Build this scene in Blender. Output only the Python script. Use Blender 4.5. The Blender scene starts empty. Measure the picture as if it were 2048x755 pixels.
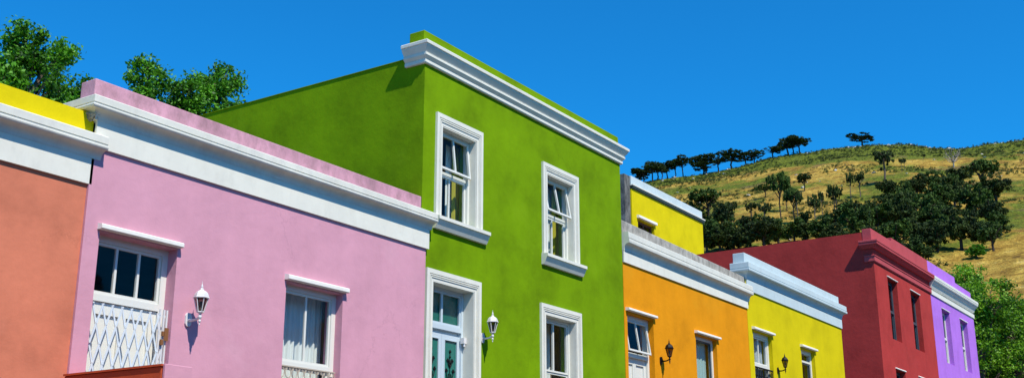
import bpy, bmesh, math, random
import numpy as np
from mathutils import Vector, Matrix, noise
R = math.radians
S = bpy.context.scene
C = S.collection

# ------------------------------------------------------------------ camera, sky, sun, exposure
PITCH, YAW = R(16.052), R(33.674)            # x runs along the street, y into the facades, z up, metres
fwd = Vector((math.cos(YAW)*math.cos(PITCH), math.sin(YAW)*math.cos(PITCH), math.sin(PITCH)))
cam = bpy.data.cameras.new('camera'); cam.sensor_width = 36; cam.lens = 36*2266/2048
cam.clip_start = .1; cam.clip_end = 6000
co = bpy.data.objects.new('camera', cam); C.objects.link(co)
co.location = (0, 0, 0); co.rotation_euler = fwd.to_track_quat('-Z', 'Y').to_euler()
S.camera = co

SUN = Vector((.37, 1, -1.45)).normalized()   # direction the light travels
w = bpy.data.worlds.new('World'); S.world = w; w.use_nodes = True
nt = w.node_tree; nt.nodes.clear()
sky = nt.nodes.new('ShaderNodeTexSky'); sky.sky_type = 'NISHITA'; sky.sun_disc = False
sky.sun_elevation = math.asin(-SUN.z); sky.sun_rotation = math.atan2(-SUN.x, -SUN.y) % (2*math.pi)
sky.altitude = 300; sky.air_density = 1.0; sky.dust_density = .15; sky.ozone_density = 3.0
hs = nt.nodes.new('ShaderNodeMix'); hs.data_type = 'RGBA'; hs.blend_type = 'MULTIPLY'; hs.inputs[0].default_value = 1; hs.inputs[7].default_value = (.075, .93, 1.52, 1)   # deep, clean blue of a polarised summer sky
bg = nt.nodes.new('ShaderNodeBackground'); bg.inputs['Strength'].default_value = .11
ow = nt.nodes.new('ShaderNodeOutputWorld')
nt.links.new(sky.outputs[0], hs.inputs[6]); nt.links.new(hs.outputs[2], bg.inputs[0]); nt.links.new(bg.outputs[0], ow.inputs[0])
sl = bpy.data.lights.new('sun', 'SUN'); sl.energy = 5.0; sl.angle = R(.5); sl.color = (1, .945, .84)
so = bpy.data.objects.new('sun', sl); C.objects.link(so); so.rotation_euler = SUN.to_track_quat('-Z', 'Y').to_euler(); so.location = (0, 0, 50)
S.view_settings.view_transform = 'Standard'; S.view_settings.look = 'None'
S.view_settings.exposure = 0.2; S.view_settings.gamma = 1.0

# ------------------------------------------------------------------ materials
def mat(name, col, rough=.8, spec=.3, metal=0):
    m = bpy.data.materials.new(name); m.use_nodes = True
    b = m.node_tree.nodes['Principled BSDF']
    b.inputs['Base Color'].default_value = (*col, 1); b.inputs['Roughness'].default_value = rough
    b.inputs['Specular IOR Level'].default_value = spec; b.inputs['Metallic'].default_value = metal
    return m
def N(m, t): return m.node_tree.nodes.new(t)
def L(m, a, b): m.node_tree.links.new(a, b)
def noisenode(m, scale, detail=6, rough=.55, vec=None, stretch=None):
    n = N(m, 'ShaderNodeTexNoise'); n.inputs['Scale'].default_value = scale; n.inputs['Detail'].default_value = detail; n.inputs['Roughness'].default_value = rough
    g = N(m, 'ShaderNodeNewGeometry')
    if stretch:
        mp = N(m, 'ShaderNodeMapping'); mp.inputs['Scale'].default_value = stretch; L(m, g.outputs['Position'], mp.inputs['Vector']); L(m, mp.outputs[0], n.inputs['Vector'])
    else: L(m, g.outputs['Position'], n.inputs['Vector'])
    return n
def ramp(m, src, stops):
    r = N(m, 'ShaderNodeValToRGB'); e = r.color_ramp.elements
    while len(e) < len(stops): e.new(.5)
    for i, (p, c) in enumerate(stops): e[i].position = p; e[i].color = (*c, 1) if len(c) == 3 else c
    L(m, src, r.inputs[0]); return r
def mixc(m, fac, a, b, mode='MIX'):
    x = N(m, 'ShaderNodeMix'); x.data_type = 'RGBA'; x.blend_type = mode
    for s, v in ((0, fac), (6, a), (7, b)):
        if hasattr(v, 'links'): L(m, v, x.inputs[s])
        elif s == 0: x.inputs[0].default_value = v
        else: x.inputs[s].default_value = (*v, 1)
    return x.outputs[2]
def plaster(name, col, var=.10, rough=.85, bump=.25, stain=None, stain_amt=.0, streak=.0, patch=None, crack=0, grime=0):
    """painted render: large mottling, fine grain, faint vertical weather streaks, repaired patches"""
    m = mat(name, col, rough, .08); b = m.node_tree.nodes['Principled BSDF']
    lo = tuple(c*(1-var*1.6) for c in col); hi = tuple(min(1, c*(1+var)) for c in col)
    n1 = noisenode(m, 1.1, 8, .62)
    r1 = ramp(m, n1.outputs[0], [(.32, lo), (.5, col), (.70, hi)])
    n2 = noisenode(m, 2.2, 5, .6, stretch=(2.4, 2.4, .35))
    c = mixc(m, .14, r1.outputs[0], mixc(m, 1, r1.outputs[0], ramp(m, n2.outputs[0], [(.35, (.80,)*3), (.65, (1.1,)*3)]).outputs[0], 'MULTIPLY'))
    if patch:
        n4 = noisenode(m, .85, 4, .5)
        f = ramp(m, n4.outputs[0], [(.60, (0,)*3), (.66, (1,)*3)])
        c = mixc(m, mixc(m, 1, f.outputs[0], (.30,)*3, 'MULTIPLY'), c, patch)
    if stain:
        n3 = noisenode(m, 5, 8, .7, stretch=(1, 1, .6))
        f = ramp(m, n3.outputs[0], [(.5-stain_amt*.35, (0,)*3), (.72-stain_amt*.2, (1,)*3)])
        c = mixc(m, mixc(m, 1, f.outputs[0], (.85,)*3, 'MULTIPLY'), c, stain)
    if crack:                                # a few wandering hairline cracks in the render
        g = N(m, 'ShaderNodeNewGeometry'); dn = noisenode(m, 2.5, 6, .7)
        ma = N(m, 'ShaderNodeVectorMath'); ma.operation = 'MULTIPLY_ADD'; L(m, dn.outputs['Color'], ma.inputs[0]); ma.inputs[1].default_value = (.9, .9, .9); L(m, g.outputs['Position'], ma.inputs[2])
        vo = N(m, 'ShaderNodeTexVoronoi'); vo.feature = 'DISTANCE_TO_EDGE'; vo.inputs['Scale'].default_value = .55; L(m, ma.outputs[0], vo.inputs['Vector'])
        cr = ramp(m, vo.outputs['Distance'], [(.0, (1,)*3), (.012, (0,)*3)])
        mk = ramp(m, noisenode(m, .7, 3, .5).outputs[0], [(.52, (0,)*3), (.60, (1,)*3)])
        k = mixc(m, 1, cr.outputs[0], mk.outputs[0], 'MULTIPLY')
        c = mixc(m, mixc(m, 1, k, (crack,)*3, 'MULTIPLY'), c, tuple(v*.45 for v in col))
    if grime:                                # rain streaks and dust on the mouldings
        gn = noisenode(m, 3.2, 7, .7, stretch=(1.6, 1.6, .8)); gr = ramp(m, gn.outputs[0], [(.50, (0,)*3), (.74, (1,)*3)])
        c = mixc(m, mixc(m, 1, gr.outputs[0], (grime,)*3, 'MULTIPLY'), c, (.30, .285, .25))
    L(m, c, b.inputs['Base Color'])
    nb = noisenode(m, 9, 9, .65); nb2 = noisenode(m, 1.6, 3, .5)
    ad = N(m, 'ShaderNodeMath'); ad.operation = 'MULTIPLY_ADD'; L(m, nb2.outputs[0], ad.inputs[0]); ad.inputs[1].default_value = 3.0; L(m, nb.outputs[0], ad.inputs[2])
    bp = N(m, 'ShaderNodeBump'); bp.inputs['Strength'].default_value = bump; bp.inputs['Distance'].default_value = .02
    L(m, ad.outputs[0], bp.inputs['Height']); L(m, bp.outputs[0], b.inputs['Normal'])
    return m
M = {}
M['coral'] = plaster('coral_paint', (.59, .187, .108), var=.15, patch=(.59, .215, .14), crack=.22)
M['pink'] = plaster('pink_paint', (.61, .298, .375), var=.055, patch=(.64, .36, .43), crack=.22)
M['pink_parapet'] = plaster('weathered_pink_paint', (.58, .30, .37), var=.12, stain=(.30, .17, .19), stain_amt=.25)
M['green'] = plaster('green_paint', (.15, .272, .001), var=.17, patch=(.19, .32, .006), crack=.22)
M['orange'] = plaster('orange_paint', (.70, .265, .006), var=.10, patch=(.66, .29, .012), crack=.22)
M['yellow'] = plaster('yellow_paint', (.61, .495, .004), var=.08)
M['sun_yellow'] = plaster('bright_yellow_paint', (.68, .54, .004), var=.06)
M['red'] = plaster('crimson_paint', (.40, .042, .038), var=.11, patch=(.42, .052, .045), crack=.22)
M['red_trim'] = plaster('crimson_trim_paint', (.46, .08, .09), var=.07)
M['purple'] = plaster('purple_paint', (.43, .17, .64), var=.08)
M['terracotta'] = plaster('terracotta_paint', (.46, .08, .03), var=.12, stain=(.4, .08, .04), stain_amt=.1)
M['white'] = plaster('white_trim_paint', (.70, .685, .60), var=.03, bump=.12, grime=.18)
M['cream_white'] = plaster('dusty_white_paint', (.665, .65, .57), var=.05, bump=.15, stain=(.55, .54, .50), stain_amt=.02, grime=.25)
M['pale_blue'] = plaster('pale_blue_paint', (.50, .585, .60), var=.04, bump=.12, grime=.2)
M['old_mortar'] = plaster('broken_mortar', (.52, .50, .46), var=.15, bump=.8, stain=(.12, .11, .08), stain_amt=.5)
M['concrete'] = plaster('stained_concrete', (.46, .43, .38), var=.15, bump=.5, stain=(.14, .13, .11), stain_amt=.35)
M['grimy'] = plaster('grimy_render', (.20, .20, .19), var=.2, bump=.5, stain=(.04, .04, .04), stain_amt=.5)
M['roof'] = plaster('roof_sheet', (.30, .29, .27))
M['wood_white'] = mat('white_gloss_paint', (.69, .685, .62), .38, .45)
M['wood_blue'] = mat('blue_white_gloss_paint', (.52, .60, .64), .35, .5)
M['dark_frame'] = mat('slate_frame', (.05, .07, .09), .4, .4)
M['hood'] = plaster('hood_paint', (.78, .76, .70), var=.03, bump=.1, grime=.18)
M['line_dark'] = mat('dark_green_moulding', (.03, .06, .06), .6)
M['rust'] = mat('rusty_steel', (.22, .09, .03), .8)
M['white_metal'] = mat('white_enamel', (.68, .66, .65), .3, .5)
M['gate'] = mat('gate_paint', (.62, .68, .72), .45, .4)
M['black_metal'] = mat('black_iron', (.006, .006, .007), .55, .2)
M['curtain'] = mat('white_curtain', (.72, .74, .72), .9)
M['grey_curtain'] = mat('grey_lace', (.42, .46, .48), .9)
M['olive_curtain'] = mat('olive_curtain', (.40, .36, .03), .9)
M['brown_curtain'] = mat('brown_curtain', (.16, .12, .09), .9)
M['teal_blind'] = mat('teal_blind', (.33, .48, .46), .9)
M['teal'] = mat('teal_glass', (.02, .15, .115), .25, .5)
M['beige'] = mat('beige_iron', (.45, .38, .30), .6)
M['asphalt'] = plaster('asphalt', (.055, .055, .055))
M['paving'] = plaster('paving', (.17, .145, .13))
def glass(name, tint, edge, face):
    m = bpy.data.materials.new(name); m.use_nodes = True; n = m.node_tree; n.nodes.clear()
    t = n.nodes.new('ShaderNodeBsdfTransparent'); t.inputs[0].default_value = (*tint, 1)
    g = n.nodes.new('ShaderNodeBsdfGlossy'); g.inputs['Roughness'].default_value = .03
    ge = n.nodes.new('ShaderNodeNewGeometry'); d = n.nodes.new('ShaderNodeVectorMath'); d.operation = 'DOT_PRODUCT'
    n.links.new(ge.outputs['Normal'], d.inputs[0]); n.links.new(ge.outputs['Incoming'], d.inputs[1])
    def mt(op, a, b):
        q = n.nodes.new('ShaderNodeMath'); q.operation = op
        for i, v in enumerate((a, b)):
            if v is None: continue
            if hasattr(v, 'links'): n.links.new(v, q.inputs[i])
            else: q.inputs[i].default_value = v
        return q.outputs[0]
    f = mt('ADD', mt('MULTIPLY', mt('POWER', mt('SUBTRACT', 1, mt('ABSOLUTE', d.outputs['Value'], None)), 5), edge), face)
    x = n.nodes.new('ShaderNodeMixShader'); o = n.nodes.new('ShaderNodeOutputMaterial')
    n.links.new(f, x.inputs[0]); n.links.new(t.outputs[0], x.inputs[1]); n.links.new(g.outputs[0], x.inputs[2]); n.links.new(x.outputs[0], o.inputs[0])
    return m
M['glass'] = glass('window_glass', (.93, .95, .95), .35, .012)
M['smoked'] = glass('smoked_glass', (.42, .36, .34), .5, .03)
def leafmat(name, a, b, trans=.35, scale=1.2, rough=.55):
    m = bpy.data.materials.new(name); m.use_nodes = True; n = m.node_tree; p = n.nodes['Principled BSDF']
    p.inputs['Roughness'].default_value = rough; p.inputs['Specular IOR Level'].default_value = .35
    nz = noisenode(m, scale, 3); oi = N(m, 'ShaderNodeNewGeometry')
    ad = N(m, 'ShaderNodeMath'); ad.operation = 'MULTIPLY_ADD'; L(m, oi.outputs['Random Per Island'], ad.inputs[0]); ad.inputs[1].default_value = .5
    L(m, nz.outputs[0], ad.inputs[2])
    r = ramp(m, ad.outputs[0], [(.45, a), (.95, b)])
    L(m, r.outputs[0], p.inputs['Base Color'])
    t = N(m, 'ShaderNodeBsdfTranslucent'); L(m, r.outputs[0], t.inputs[0])
    x = N(m, 'ShaderNodeMixShader'); x.inputs[0].default_value = trans
    o = n.nodes['Material Output']; L(m, p.outputs[0], x.inputs[1]); L(m, t.outputs[0], x.inputs[2]); L(m, x.outputs[0], o.inputs[0])
    return m
M['leaf'] = leafmat('broad_leaf', (.011, .062, .003), (.11, .35, .010), .32, .9)
M['leaf_bright'] = leafmat('young_leaf', (.014, .075, .003), (.21, .43, .014), .35, .5)
M['needle'] = leafmat('pine_needle', (.009, .022, .007), (.048, .082, .008), .15, .12, .8)
M['needle_green'] = leafmat('green_needle', (.010, .030, .007), (.062, .120, .010), .15, .12, .8)
M['bark'] = plaster('bark', (.13, .10, .075), var=.3, bump=.6)
M['pale_bark'] = plaster('pale_bark', (.34, .29, .24), var=.25)
M['bark_dark'] = plaster('dark_bark', (.055, .042, .035), var=.3)

# ------------------------------------------------------------------ mesh helpers
def bx(bm, x0, x1, y0, y1, z0, z1):
    if x1 < x0: x0, x1 = x1, x0
    if y1 < y0: y0, y1 = y1, y0
    if z1 < z0: z0, z1 = z1, z0
    v = [bm.verts.new(p) for p in ((x0,y0,z0),(x1,y0,z0),(x1,y1,z0),(x0,y1,z0),(x0,y0,z1),(x1,y0,z1),(x1,y1,z1),(x0,y1,z1))]
    for f in ((0,3,2,1),(4,5,6,7),(0,1,5,4),(1,2,6,5),(2,3,7,6),(3,0,4,7)): bm.faces.new([v[i] for i in f])
    return v
def box(*a):
    bm = bmesh.new(); bx(bm, *a); return bm
def prism(bm, pts, axis, a0, a1):
    """closed outline pts in the plane across `axis`, run from a0 to a1"""
    def P(p, a): return (a, p[0], p[1]) if axis == 'x' else ((p[0], a, p[1]) if axis == 'y' else (p[0], p[1], a))
    A = [bm.verts.new(P(p, a0)) for p in pts]; B = [bm.verts.new(P(p, a1)) for p in pts]; n = len(pts)
    for i in range(n): bm.faces.new((A[i], A[(i+1) % n], B[(i+1) % n], B[i]))
    bm.faces.new(A); bm.faces.new(B[::-1])
def tube(bm, path, rad, seg=6):
    path = [Vector(p) for p in path]; rings = []
    if not hasattr(rad, '__len__'): rad = [rad]*len(path)
    ref = Vector((0.3, .2, 1)).normalized()
    for i, p in enumerate(path):
        d = (path[min(i+1, len(path)-1)] - path[max(i-1, 0)]).normalized()
        a = d.cross(ref)
        if a.length < .05: a = d.cross(Vector((1, 0, 0)))
        a.normalize(); b = d.cross(a).normalized()
        rings.append([bm.verts.new(p + rad[i]*(a*math.cos(2*math.pi*k/seg) + b*math.sin(2*math.pi*k/seg))) for k in range(seg)])
    for i in range(len(rings)-1):
        for k in range(seg): bm.faces.new((rings[i][k], rings[i][(k+1) % seg], rings[i+1][(k+1) % seg], rings[i+1][k]))
    bm.faces.new(rings[0][::-1]); bm.faces.new(rings[-1])
def lathe(bm, prof, cx, cy, cz, seg=6, rot=0):
    rings = [[bm.verts.new((cx + r*math.cos(rot+2*math.pi*k/seg), cy + r*math.sin(rot+2*math.pi*k/seg), cz+z)) for k in range(seg)] for r, z in prof]
    for i in range(len(rings)-1):
        for k in range(seg): bm.faces.new((rings[i][k], rings[i][(k+1) % seg], rings[i+1][(k+1) % seg], rings[i+1][k]))
    bm.faces.new(rings[0][::-1]); bm.faces.new(rings[-1])
def rootloc(o):
    while o.parent: o = o.parent
    return o.location
def obj(name, bm, m, parent=None, bev=0, label=None):
    if parent is not None: bmesh.ops.translate(bm, verts=bm.verts, vec=-rootloc(parent))
    bmesh.ops.recalc_face_normals(bm, faces=bm.faces)
    me = bpy.data.meshes.new(name); bm.to_mesh(me); bm.free(); me.materials.append(m)
    o = bpy.data.objects.new(name, me); C.objects.link(o)
    if parent is not None: o.parent = parent
    if bev:
        b = o.modifiers.new('bevel', 'BEVEL'); b.width = bev; b.segments = 2; b.limit_method = 'ANGLE'; b.angle_limit = R(40)
    if label: o['label'] = label
    return o
def tag(o, label, cat, group=None, kind=None):
    if label: o['label'] = label
    if cat: o['category'] = cat
    if group: o['group'] = group
    if kind: o['kind'] = kind
    return o
def empty(name, loc, label=None, cat=None, group=None):
    o = bpy.data.objects.new(name, None); o.location = loc; o.empty_display_size = .3; C.objects.link(o)
    return tag(o, label, cat, group)
def copy_tree(o, parent=None):
    c = o.copy(); C.objects.link(c); c.parent = parent
    for ch in [x for x in o.children]: copy_tree(ch, c)
    return c

# ------------------------------------------------------------------ terrain
SKY = [(-30, 150), (1.0, 159.1), (4.95, 165.8), (8.21, 166.3), (9.28, 166.5), (10.41, 166.3), (11.55, 166.7), (12.93, 169.0), (14.81, 171.5), (16.25, 172.2), (17.48, 171.7), (18.73, 170.7), (19.99, 169.6), (21.27, 167.6), (22.55, 166.0), (23.84, 164.4), (25.4, 161.9), (26.7, 160.1), (27.75, 157.8), (29.06, 153.9), (34.3, 134.2), (39.41, 110.8), (44.34, 89.9), (60, 30), (80, 0)]
SA, SH = [a for a, _ in SKY], [h for _, h in SKY]
def base_z(x): return -1.6 + .055*min(max(x, -40), 60)
def terr(x, y):
    r = math.hypot(x, y); az = math.degrees(math.atan2(y, x)); b = base_z(x)
    if az < -30: Hh = max(0, 150*(1+(az+30)/30))
    else: Hh = float(np.interp(az, SA, SH))
    z = b + max(0, Hh-b)*min(max((r-120)/430, 0), 1)**1.05
    if r > 550 and Hh > 0: z -= min((r-550)*.22, Hh)
    if r > 140:
        k = min((r-140)/60, 1)
        z += k*(1.6*noise.noise(Vector((x/38, y/38, 0))) + .7*noise.noise(Vector((x/11, y/11, 3))) + .55*noise.noise(Vector((x/4.5, y/4.5, 7))))
    return z
def make_ground():
    rs = [0, 10, 20, 40, 60, 80, 100, 120, 140, 160, 180, 200, 220] + [220+3*i for i in range(1, 125)] + [600, 620, 650, 700, 800, 1000, 1400, 2200, 4000]
    azs = [i*.35-4 for i in range(0, 215)] + [72+i*4 for i in range(0, 71)]   # fine where the hill stands
    vs, fs = [], []; n = len(azs)
    for r in rs:
        for a in azs:
            x, y = r*math.cos(R(a)), r*math.sin(R(a))
            vs.append((x, y, terr(x, y)))
    for i in range(len(rs)-1):
        for j in range(n):
            k = (j+1) % n
            fs.append((i*n+j, (i+1)*n+j, (i+1)*n+k, i*n+k))
    me = bpy.data.meshes.new('ground'); me.from_pydata(vs, [], fs); me.update()
    for p in me.polygons: p.use_smooth = True
    m = mat('dry_hillside', (.3, .2, .06), .95, .1); b = m.node_tree.nodes['Principled BSDF']
    n1 = noisenode(m, .022, 7, .62); n2 = noisenode(m, .16, 8, .7); n3 = noisenode(m, .9, 6, .7); n5 = noisenode(m, .012, 3, .5)
    straw = ramp(m, n2.outputs[0], [(.30, (.10, .055, .018)), (.43, (.29, .175, .030)), (.57, (.50, .335, .065)), (.72, (.58, .44, .17))])
    grass = ramp(m, n3.outputs[0], [(.32, (.020, .040, .008)), (.5, (.075, .115, .010)), (.68, (.19, .24, .022))])
    # greenness: patches that thicken towards the crest of the hill and on its flank
    g = N(m, 'ShaderNodeNewGeometry'); sp = N(m, 'ShaderNodeSeparateXYZ'); L(m, g.outputs['Position'], sp.inputs[0])
    mr = N(m, 'ShaderNodeMapRange'); L(m, sp.outputs['Z'], mr.inputs[0]); mr.inputs[1].default_value = 148; mr.inputs[2].default_value = 163; mr.inputs[3].default_value = 0; mr.inputs[4].default_value = .26
    md = N(m, 'ShaderNodeMapRange'); L(m, sp.outputs['Z'], md.inputs[0]); md.inputs[1].default_value = 45; md.inputs[2].default_value = 80; md.inputs[3].default_value = -.10; md.inputs[4].default_value = .0
    a1 = N(m, 'ShaderNodeMath'); a1.operation = 'ADD'; L(m, n1.outputs[0], a1.inputs[0]); L(m, mr.outputs[0], a1.inputs[1])
    a3 = N(m, 'ShaderNodeMath'); a3.operation = 'ADD'; L(m, a1.outputs[0], a3.inputs[0]); L(m, md.outputs[0], a3.inputs[1])
    a2 = N(m, 'ShaderNodeMath'); a2.operation = 'MULTIPLY_ADD'; L(m, n2.outputs[0], a2.inputs[0]); a2.inputs[1].default_value = .5; L(m, a3.outputs[0], a2.inputs[2])
    f = ramp(m, a2.outputs[0], [(.695, (0,)*3), (.80, (.92,)*3)])
    c = mixc(m, f.outputs[0], straw.outputs[0], grass.outputs[0])
    n7 = noisenode(m, .34, 9, .78)
    c = mixc(m, .75, c, mixc(m, 1, c, ramp(m, n7.outputs[0], [(.34, (.38,)*3), (.50, (1.0,)*3), (.66, (1.4,)*3)]).outputs[0], 'MULTIPLY'))
    n6 = noisenode(m, 1.7, 8, .75)
    c = mixc(m, .8, c, mixc(m, 1, c, ramp(m, n6.outputs[0], [(.36, (.42,)*3), (.50, (1.0,)*3), (.64, (1.45,)*3)]).outputs[0], 'MULTIPLY'))
    fr = ramp(m, noisenode(m, .05, 5, .6).outputs[0], [(.60, (0,)*3), (.68, (.55,)*3)])
    c = mixc(m, fr.outputs[0], c, (.16, .085, .055))
    town = N(m, 'ShaderNodeMapRange'); L(m, sp.outputs['Z'], town.inputs[0]); town.inputs[1].default_value = 3; town.inputs[2].default_value = 9
    c = mixc(m, town.outputs[0], (.075, .065, .055), c)
    L(m, c, b.inputs['Base Color'])
    bp = N(m, 'ShaderNodeBump'); bp.inputs['Strength'].default_value = 1.0; bp.inputs['Distance'].default_value = .9
    L(m, n3.outputs[0], bp.inputs['Height']); L(m, bp.outputs[0], b.inputs['Normal'])
    me.materials.append(m)
    o = bpy.data.objects.new('ground', me); C.objects.link(o); o['kind'] = 'structure'
make_ground()
def sloped(name, x0, x1, y0, y1, lift, m, th=0):
    bm = bmesh.new(); xs = [x0 + (x1-x0)*i/20 for i in range(21)]
    for a, b in zip(xs[:-1], xs[1:]):
        za, zb = base_z(a)+lift, base_z(b)+lift
        prism(bm, [(a, za), (b, zb), (b, zb-.3), (a, za-.3)], 'y', y0, y1)
    bmesh.ops.remove_doubles(bm, verts=bm.verts, dist=.0005)
    o = obj(name, bm, m); o['kind'] = 'structure'; return o
sloped('road', -30, 75, -4.5, 7.6, .02, M['asphalt'])
sloped('pavement', -30, 75, 7.6+.152, 13, .14, M['paving'])
sloped('kerb', -30, 75, 7.6, 7.75, .145, M['concrete'])
sloped('far_pavement', -30, 75, -7, -4.505, .14, M['paving'])

# ------------------------------------------------------------------ facade pieces
def slab(bm, x0, x1, z0, z1, y0, y1, holes=()):
    xs = sorted({x0, x1} | {h[0] for h in holes} | {h[1] for h in holes})
    zs = sorted({z0, z1} | {h[2] for h in holes} | {h[3] for h in holes})
    V = {}
    def v(x, y, z):
        k = (round(x, 4), round(y, 4), round(z, 4))
        if k not in V: V[k] = bm.verts.new(k)
        return V[k]
    def solid(i, j):
        if i < 0 or j < 0 or i >= len(xs)-1 or j >= len(zs)-1: return False
        cx, cz = (xs[i]+xs[i+1])/2, (zs[j]+zs[j+1])/2
        return not any(h[0] < cx < h[1] and h[2] < cz < h[3] for h in holes)
    for i in range(len(xs)-1):
        for j in range(len(zs)-1):
            if not solid(i, j): continue
            a, b, c, d = xs[i], xs[i+1], zs[j], zs[j+1]
            bm.faces.new((v(a,y0,c), v(b,y0,c), v(b,y0,d), v(a,y0,d)))
            bm.faces.new((v(a,y1,c), v(a,y1,d), v(b,y1,d), v(b,y1,c)))
            if not solid(i-1, j): bm.faces.new((v(a,y0,c), v(a,y0,d), v(a,y1,d), v(a,y1,c)))
            if not solid(i+1, j): bm.faces.new((v(b,y0,c), v(b,y1,c), v(b,y1,d), v(b,y0,d)))
            if not solid(i, j-1): bm.faces.new((v(a,y0,c), v(a,y1,c), v(b,y1,c), v(b,y0,c)))
            if not solid(i, j+1): bm.faces.new((v(a,y0,d), v(b,y0,d), v(b,y1,d), v(a,y1,d)))
def cornice(x0, x1, y, prof, tilt=0, left=None, right=None, eright=0, eleft=0):
    """run a closed profile of (projection, z) along the front; left/right = how far back a mitred return goes"""
    bm = bmesh.new()
    def ring(kind):
        out = []
        for p, z in prof:
            if kind == 'LB': q = (x0-p, y+left, z)
            elif kind == 'LC': q = (x0-p, y-p, z)
            elif kind == 'L': q = (x0-eleft, y-p, z)
            elif kind == 'RC': q = (x1+p, y-p, z+tilt)
            elif kind == 'RB': q = (x1+p, y+right, z+tilt)
            else: q = (x1+eright, y-p, z+tilt)
            out.append(bm.verts.new(q))
        return out
    ks = (['LB', 'LC'] if left else ['L']) + (['RC', 'RB'] if right else ['R'])
    rs = [ring(k) for k in ks]; n = len(prof)
    for a, b in zip(rs[:-1], rs[1:]):
        for i in range(n): bm.faces.new((a[i], a[(i+1) % n], b[(i+1) % n], b[i]))
    bm.faces.new(rs[0][::-1]); bm.faces.new(rs[-1])
    return bm
def cape_profile(zt, zg, zl, zs, p=.15, inner=.035, back=-.03):
    """fascia from zt to zg, groove, rounded lip down to zl, cove back to zs"""
    out = [(back, zs), (inner, zs)]
    for k in range(1, 6):                    # cove under the lip
        a = k/6*math.pi/2
        out.append((inner + (p-.045-inner)*(1-math.cos(a)), zs + (zl-zs)*math.sin(a)*.95))
    out += [(p-.035, zl+.002), (p-.012, zl), (p, zl+.012), (p+.004, (zl+zg)/2), (p, zg-.006), (p-.016, zg-.003), (p-.018, zg+.012), (p-.008, zg+.014), (p-.010, zt-.01), (p-.02, zt), (back, zt+.015)]
    return out
def hood(house_part, x0, x1, z0, z1, y, proj=.075):
    bm = bmesh.new(); prism(bm, [(y+.0, z1+.012), (y-proj+.012, z1), (y-proj, z1-.01), (y-proj, z0+.008), (y-proj+.012, z0), (y, z0)], 'x', x0, x1)
    return obj('hood', bm, M['hood'], house_part)
def ring_frame(bm, x0, x1, z0, z1, y0, y1, w, wt=None, wb=None):
    wt = wt or w; wb = wb or w
    bx(bm, x0, x0+w, y0, y1, z0, z1); bx(bm, x1-w, x1, y0, y1, z0, z1)
    bx(bm, x0+w, x1-w, y0, y1, z1-wt, z1)
    if wb > 0: bx(bm, x0+w, x1-w, y0, y1, z0, z0+wb)
def pane(parent, x0, x1, z0, z1, y, m=None, name='pane'):
    bm = bmesh.new(); bx(bm, x0, x1, y, y+.005, z0, z1); return obj(name, bm, m or M['glass'], parent)
def curtain(parent, x0, x1, z0, z1, y, m, folds=8, amp=.025, seed=0):
    rnd = random.Random(seed); bm = bmesh.new(); n = folds*10; top, bot = [], []
    ph = [rnd.uniform(0, 6.28) for _ in range(4)]
    for i in range(n+1):
        t = i/n; a = amp*(.7*math.sin(2*math.pi*folds*t+ph[0]+.9*math.sin(5*t+ph[1])) + .45*math.sin(2*math.pi*folds*.47*t+ph[2]) + .2*math.sin(2*math.pi*folds*2.3*t+ph[3]))
        top.append(bm.verts.new((x0+(x1-x0)*t, y+a*.7, z1)))
        bot.append(bm.verts.new((x0+(x1-x0)*t+a*.3, y+a*1.2, z0)))
    for i in range(n): bm.faces.new((top[i], top[i+1], bot[i+1], bot[i]))
    o = obj('curtain', bm, m, parent)
    for p in o.data.polygons: p.use_smooth = True
    return o
def architrave(parent, x0, x1, z0, z1, y, w=.15, wt=.17, bottom=False):
    """stepped plaster surround: three fillets stepping forward to the outside"""
    bm = bmesh.new()
    steps = [(0, .045, .026), (.045, .058, .038), (.058, .072, .027), (.072, .086, .040), (.086, .098, .030), (.098, 1, .042)]
    for a, b, p in steps:          # a,b measured from the inner edge outwards (as lengths), scaled to w
        a0, b0 = a, (w if b == 1 else b)
        sa, sb = a*wt/w, (wt if b == 1 else b*wt/w)
        a0s, b0s = a0*1.0, b0*1.0
        zi0, zi1 = z1-wt+sa, z1-wt+sb
        bx(bm, x0+w-b0s, x0+w-a0s, y-p, y+.01, z0, zi0)
        bx(bm, x1-w+a0s, x1-w+b0s, y-p, y+.01, z0, zi0)
        bx(bm, x0+w-b0s, x1-w+b0s, y-p, y+.01, zi0, zi1)
    return obj('architrave', bm, M['white'], parent)
def liner(parent, x0, x1, z0, z1, y0, y1, t=.012):
    bm = bmesh.new(); bx(bm, x0+.001, x0+t, y0, y1, z0, z1); bx(bm, x1-t, x1-.001, y0, y1, z0, z1)
    bx(bm, x0+t, x1-t, y0, y1, z1-t, z1-.001)
    return obj('reveal', bm, M['white'], parent)
def sill(parent, x0, x1, z1, zlip, z0, y, proj=.13):
    bm = bmesh.new()
    A = [(y+.08, z1), (y-proj, z1-.02), (y-proj, zlip), (y-proj+.02, zlip-.008), (y-.05, z0), (y+.0, z0)]
    prism(bm, A, 'x', x0, x1); return obj('sill', bm, M['white'], parent)
def tilt_sash(parent, x0, x1, z0, z1, y, ang, m, name='sash', w=.032, mull=(.5,), th=.035):
    piv = Vector((0, y, z1)); rot = Matrix.Translation(piv) @ Matrix.Rotation(-R(ang), 4, 'X') @ Matrix.Translation(-piv)
    bm = bmesh.new(); ring_frame(bm, x0, x1, z0, z1, y-th/2, y+th/2, w)
    for f in mull:
        xm = x0+(x1-x0)*f; bx(bm, xm-.014, xm+.014, y-th/2+.002, y+th/2-.002, z0+w, z1-w)
    bmesh.ops.transform(bm, matrix=rot, verts=bm.verts)
    s = obj(name, bm, m, parent)
    bm = box(x0+w-.004, x1-w+.004, y-.002, y+.002, z0+w-.004, z1-w+.004); bmesh.ops.transform(bm, matrix=rot, verts=bm.verts)
    obj('pane', bm, M['glass'], parent)
    return s
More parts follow.
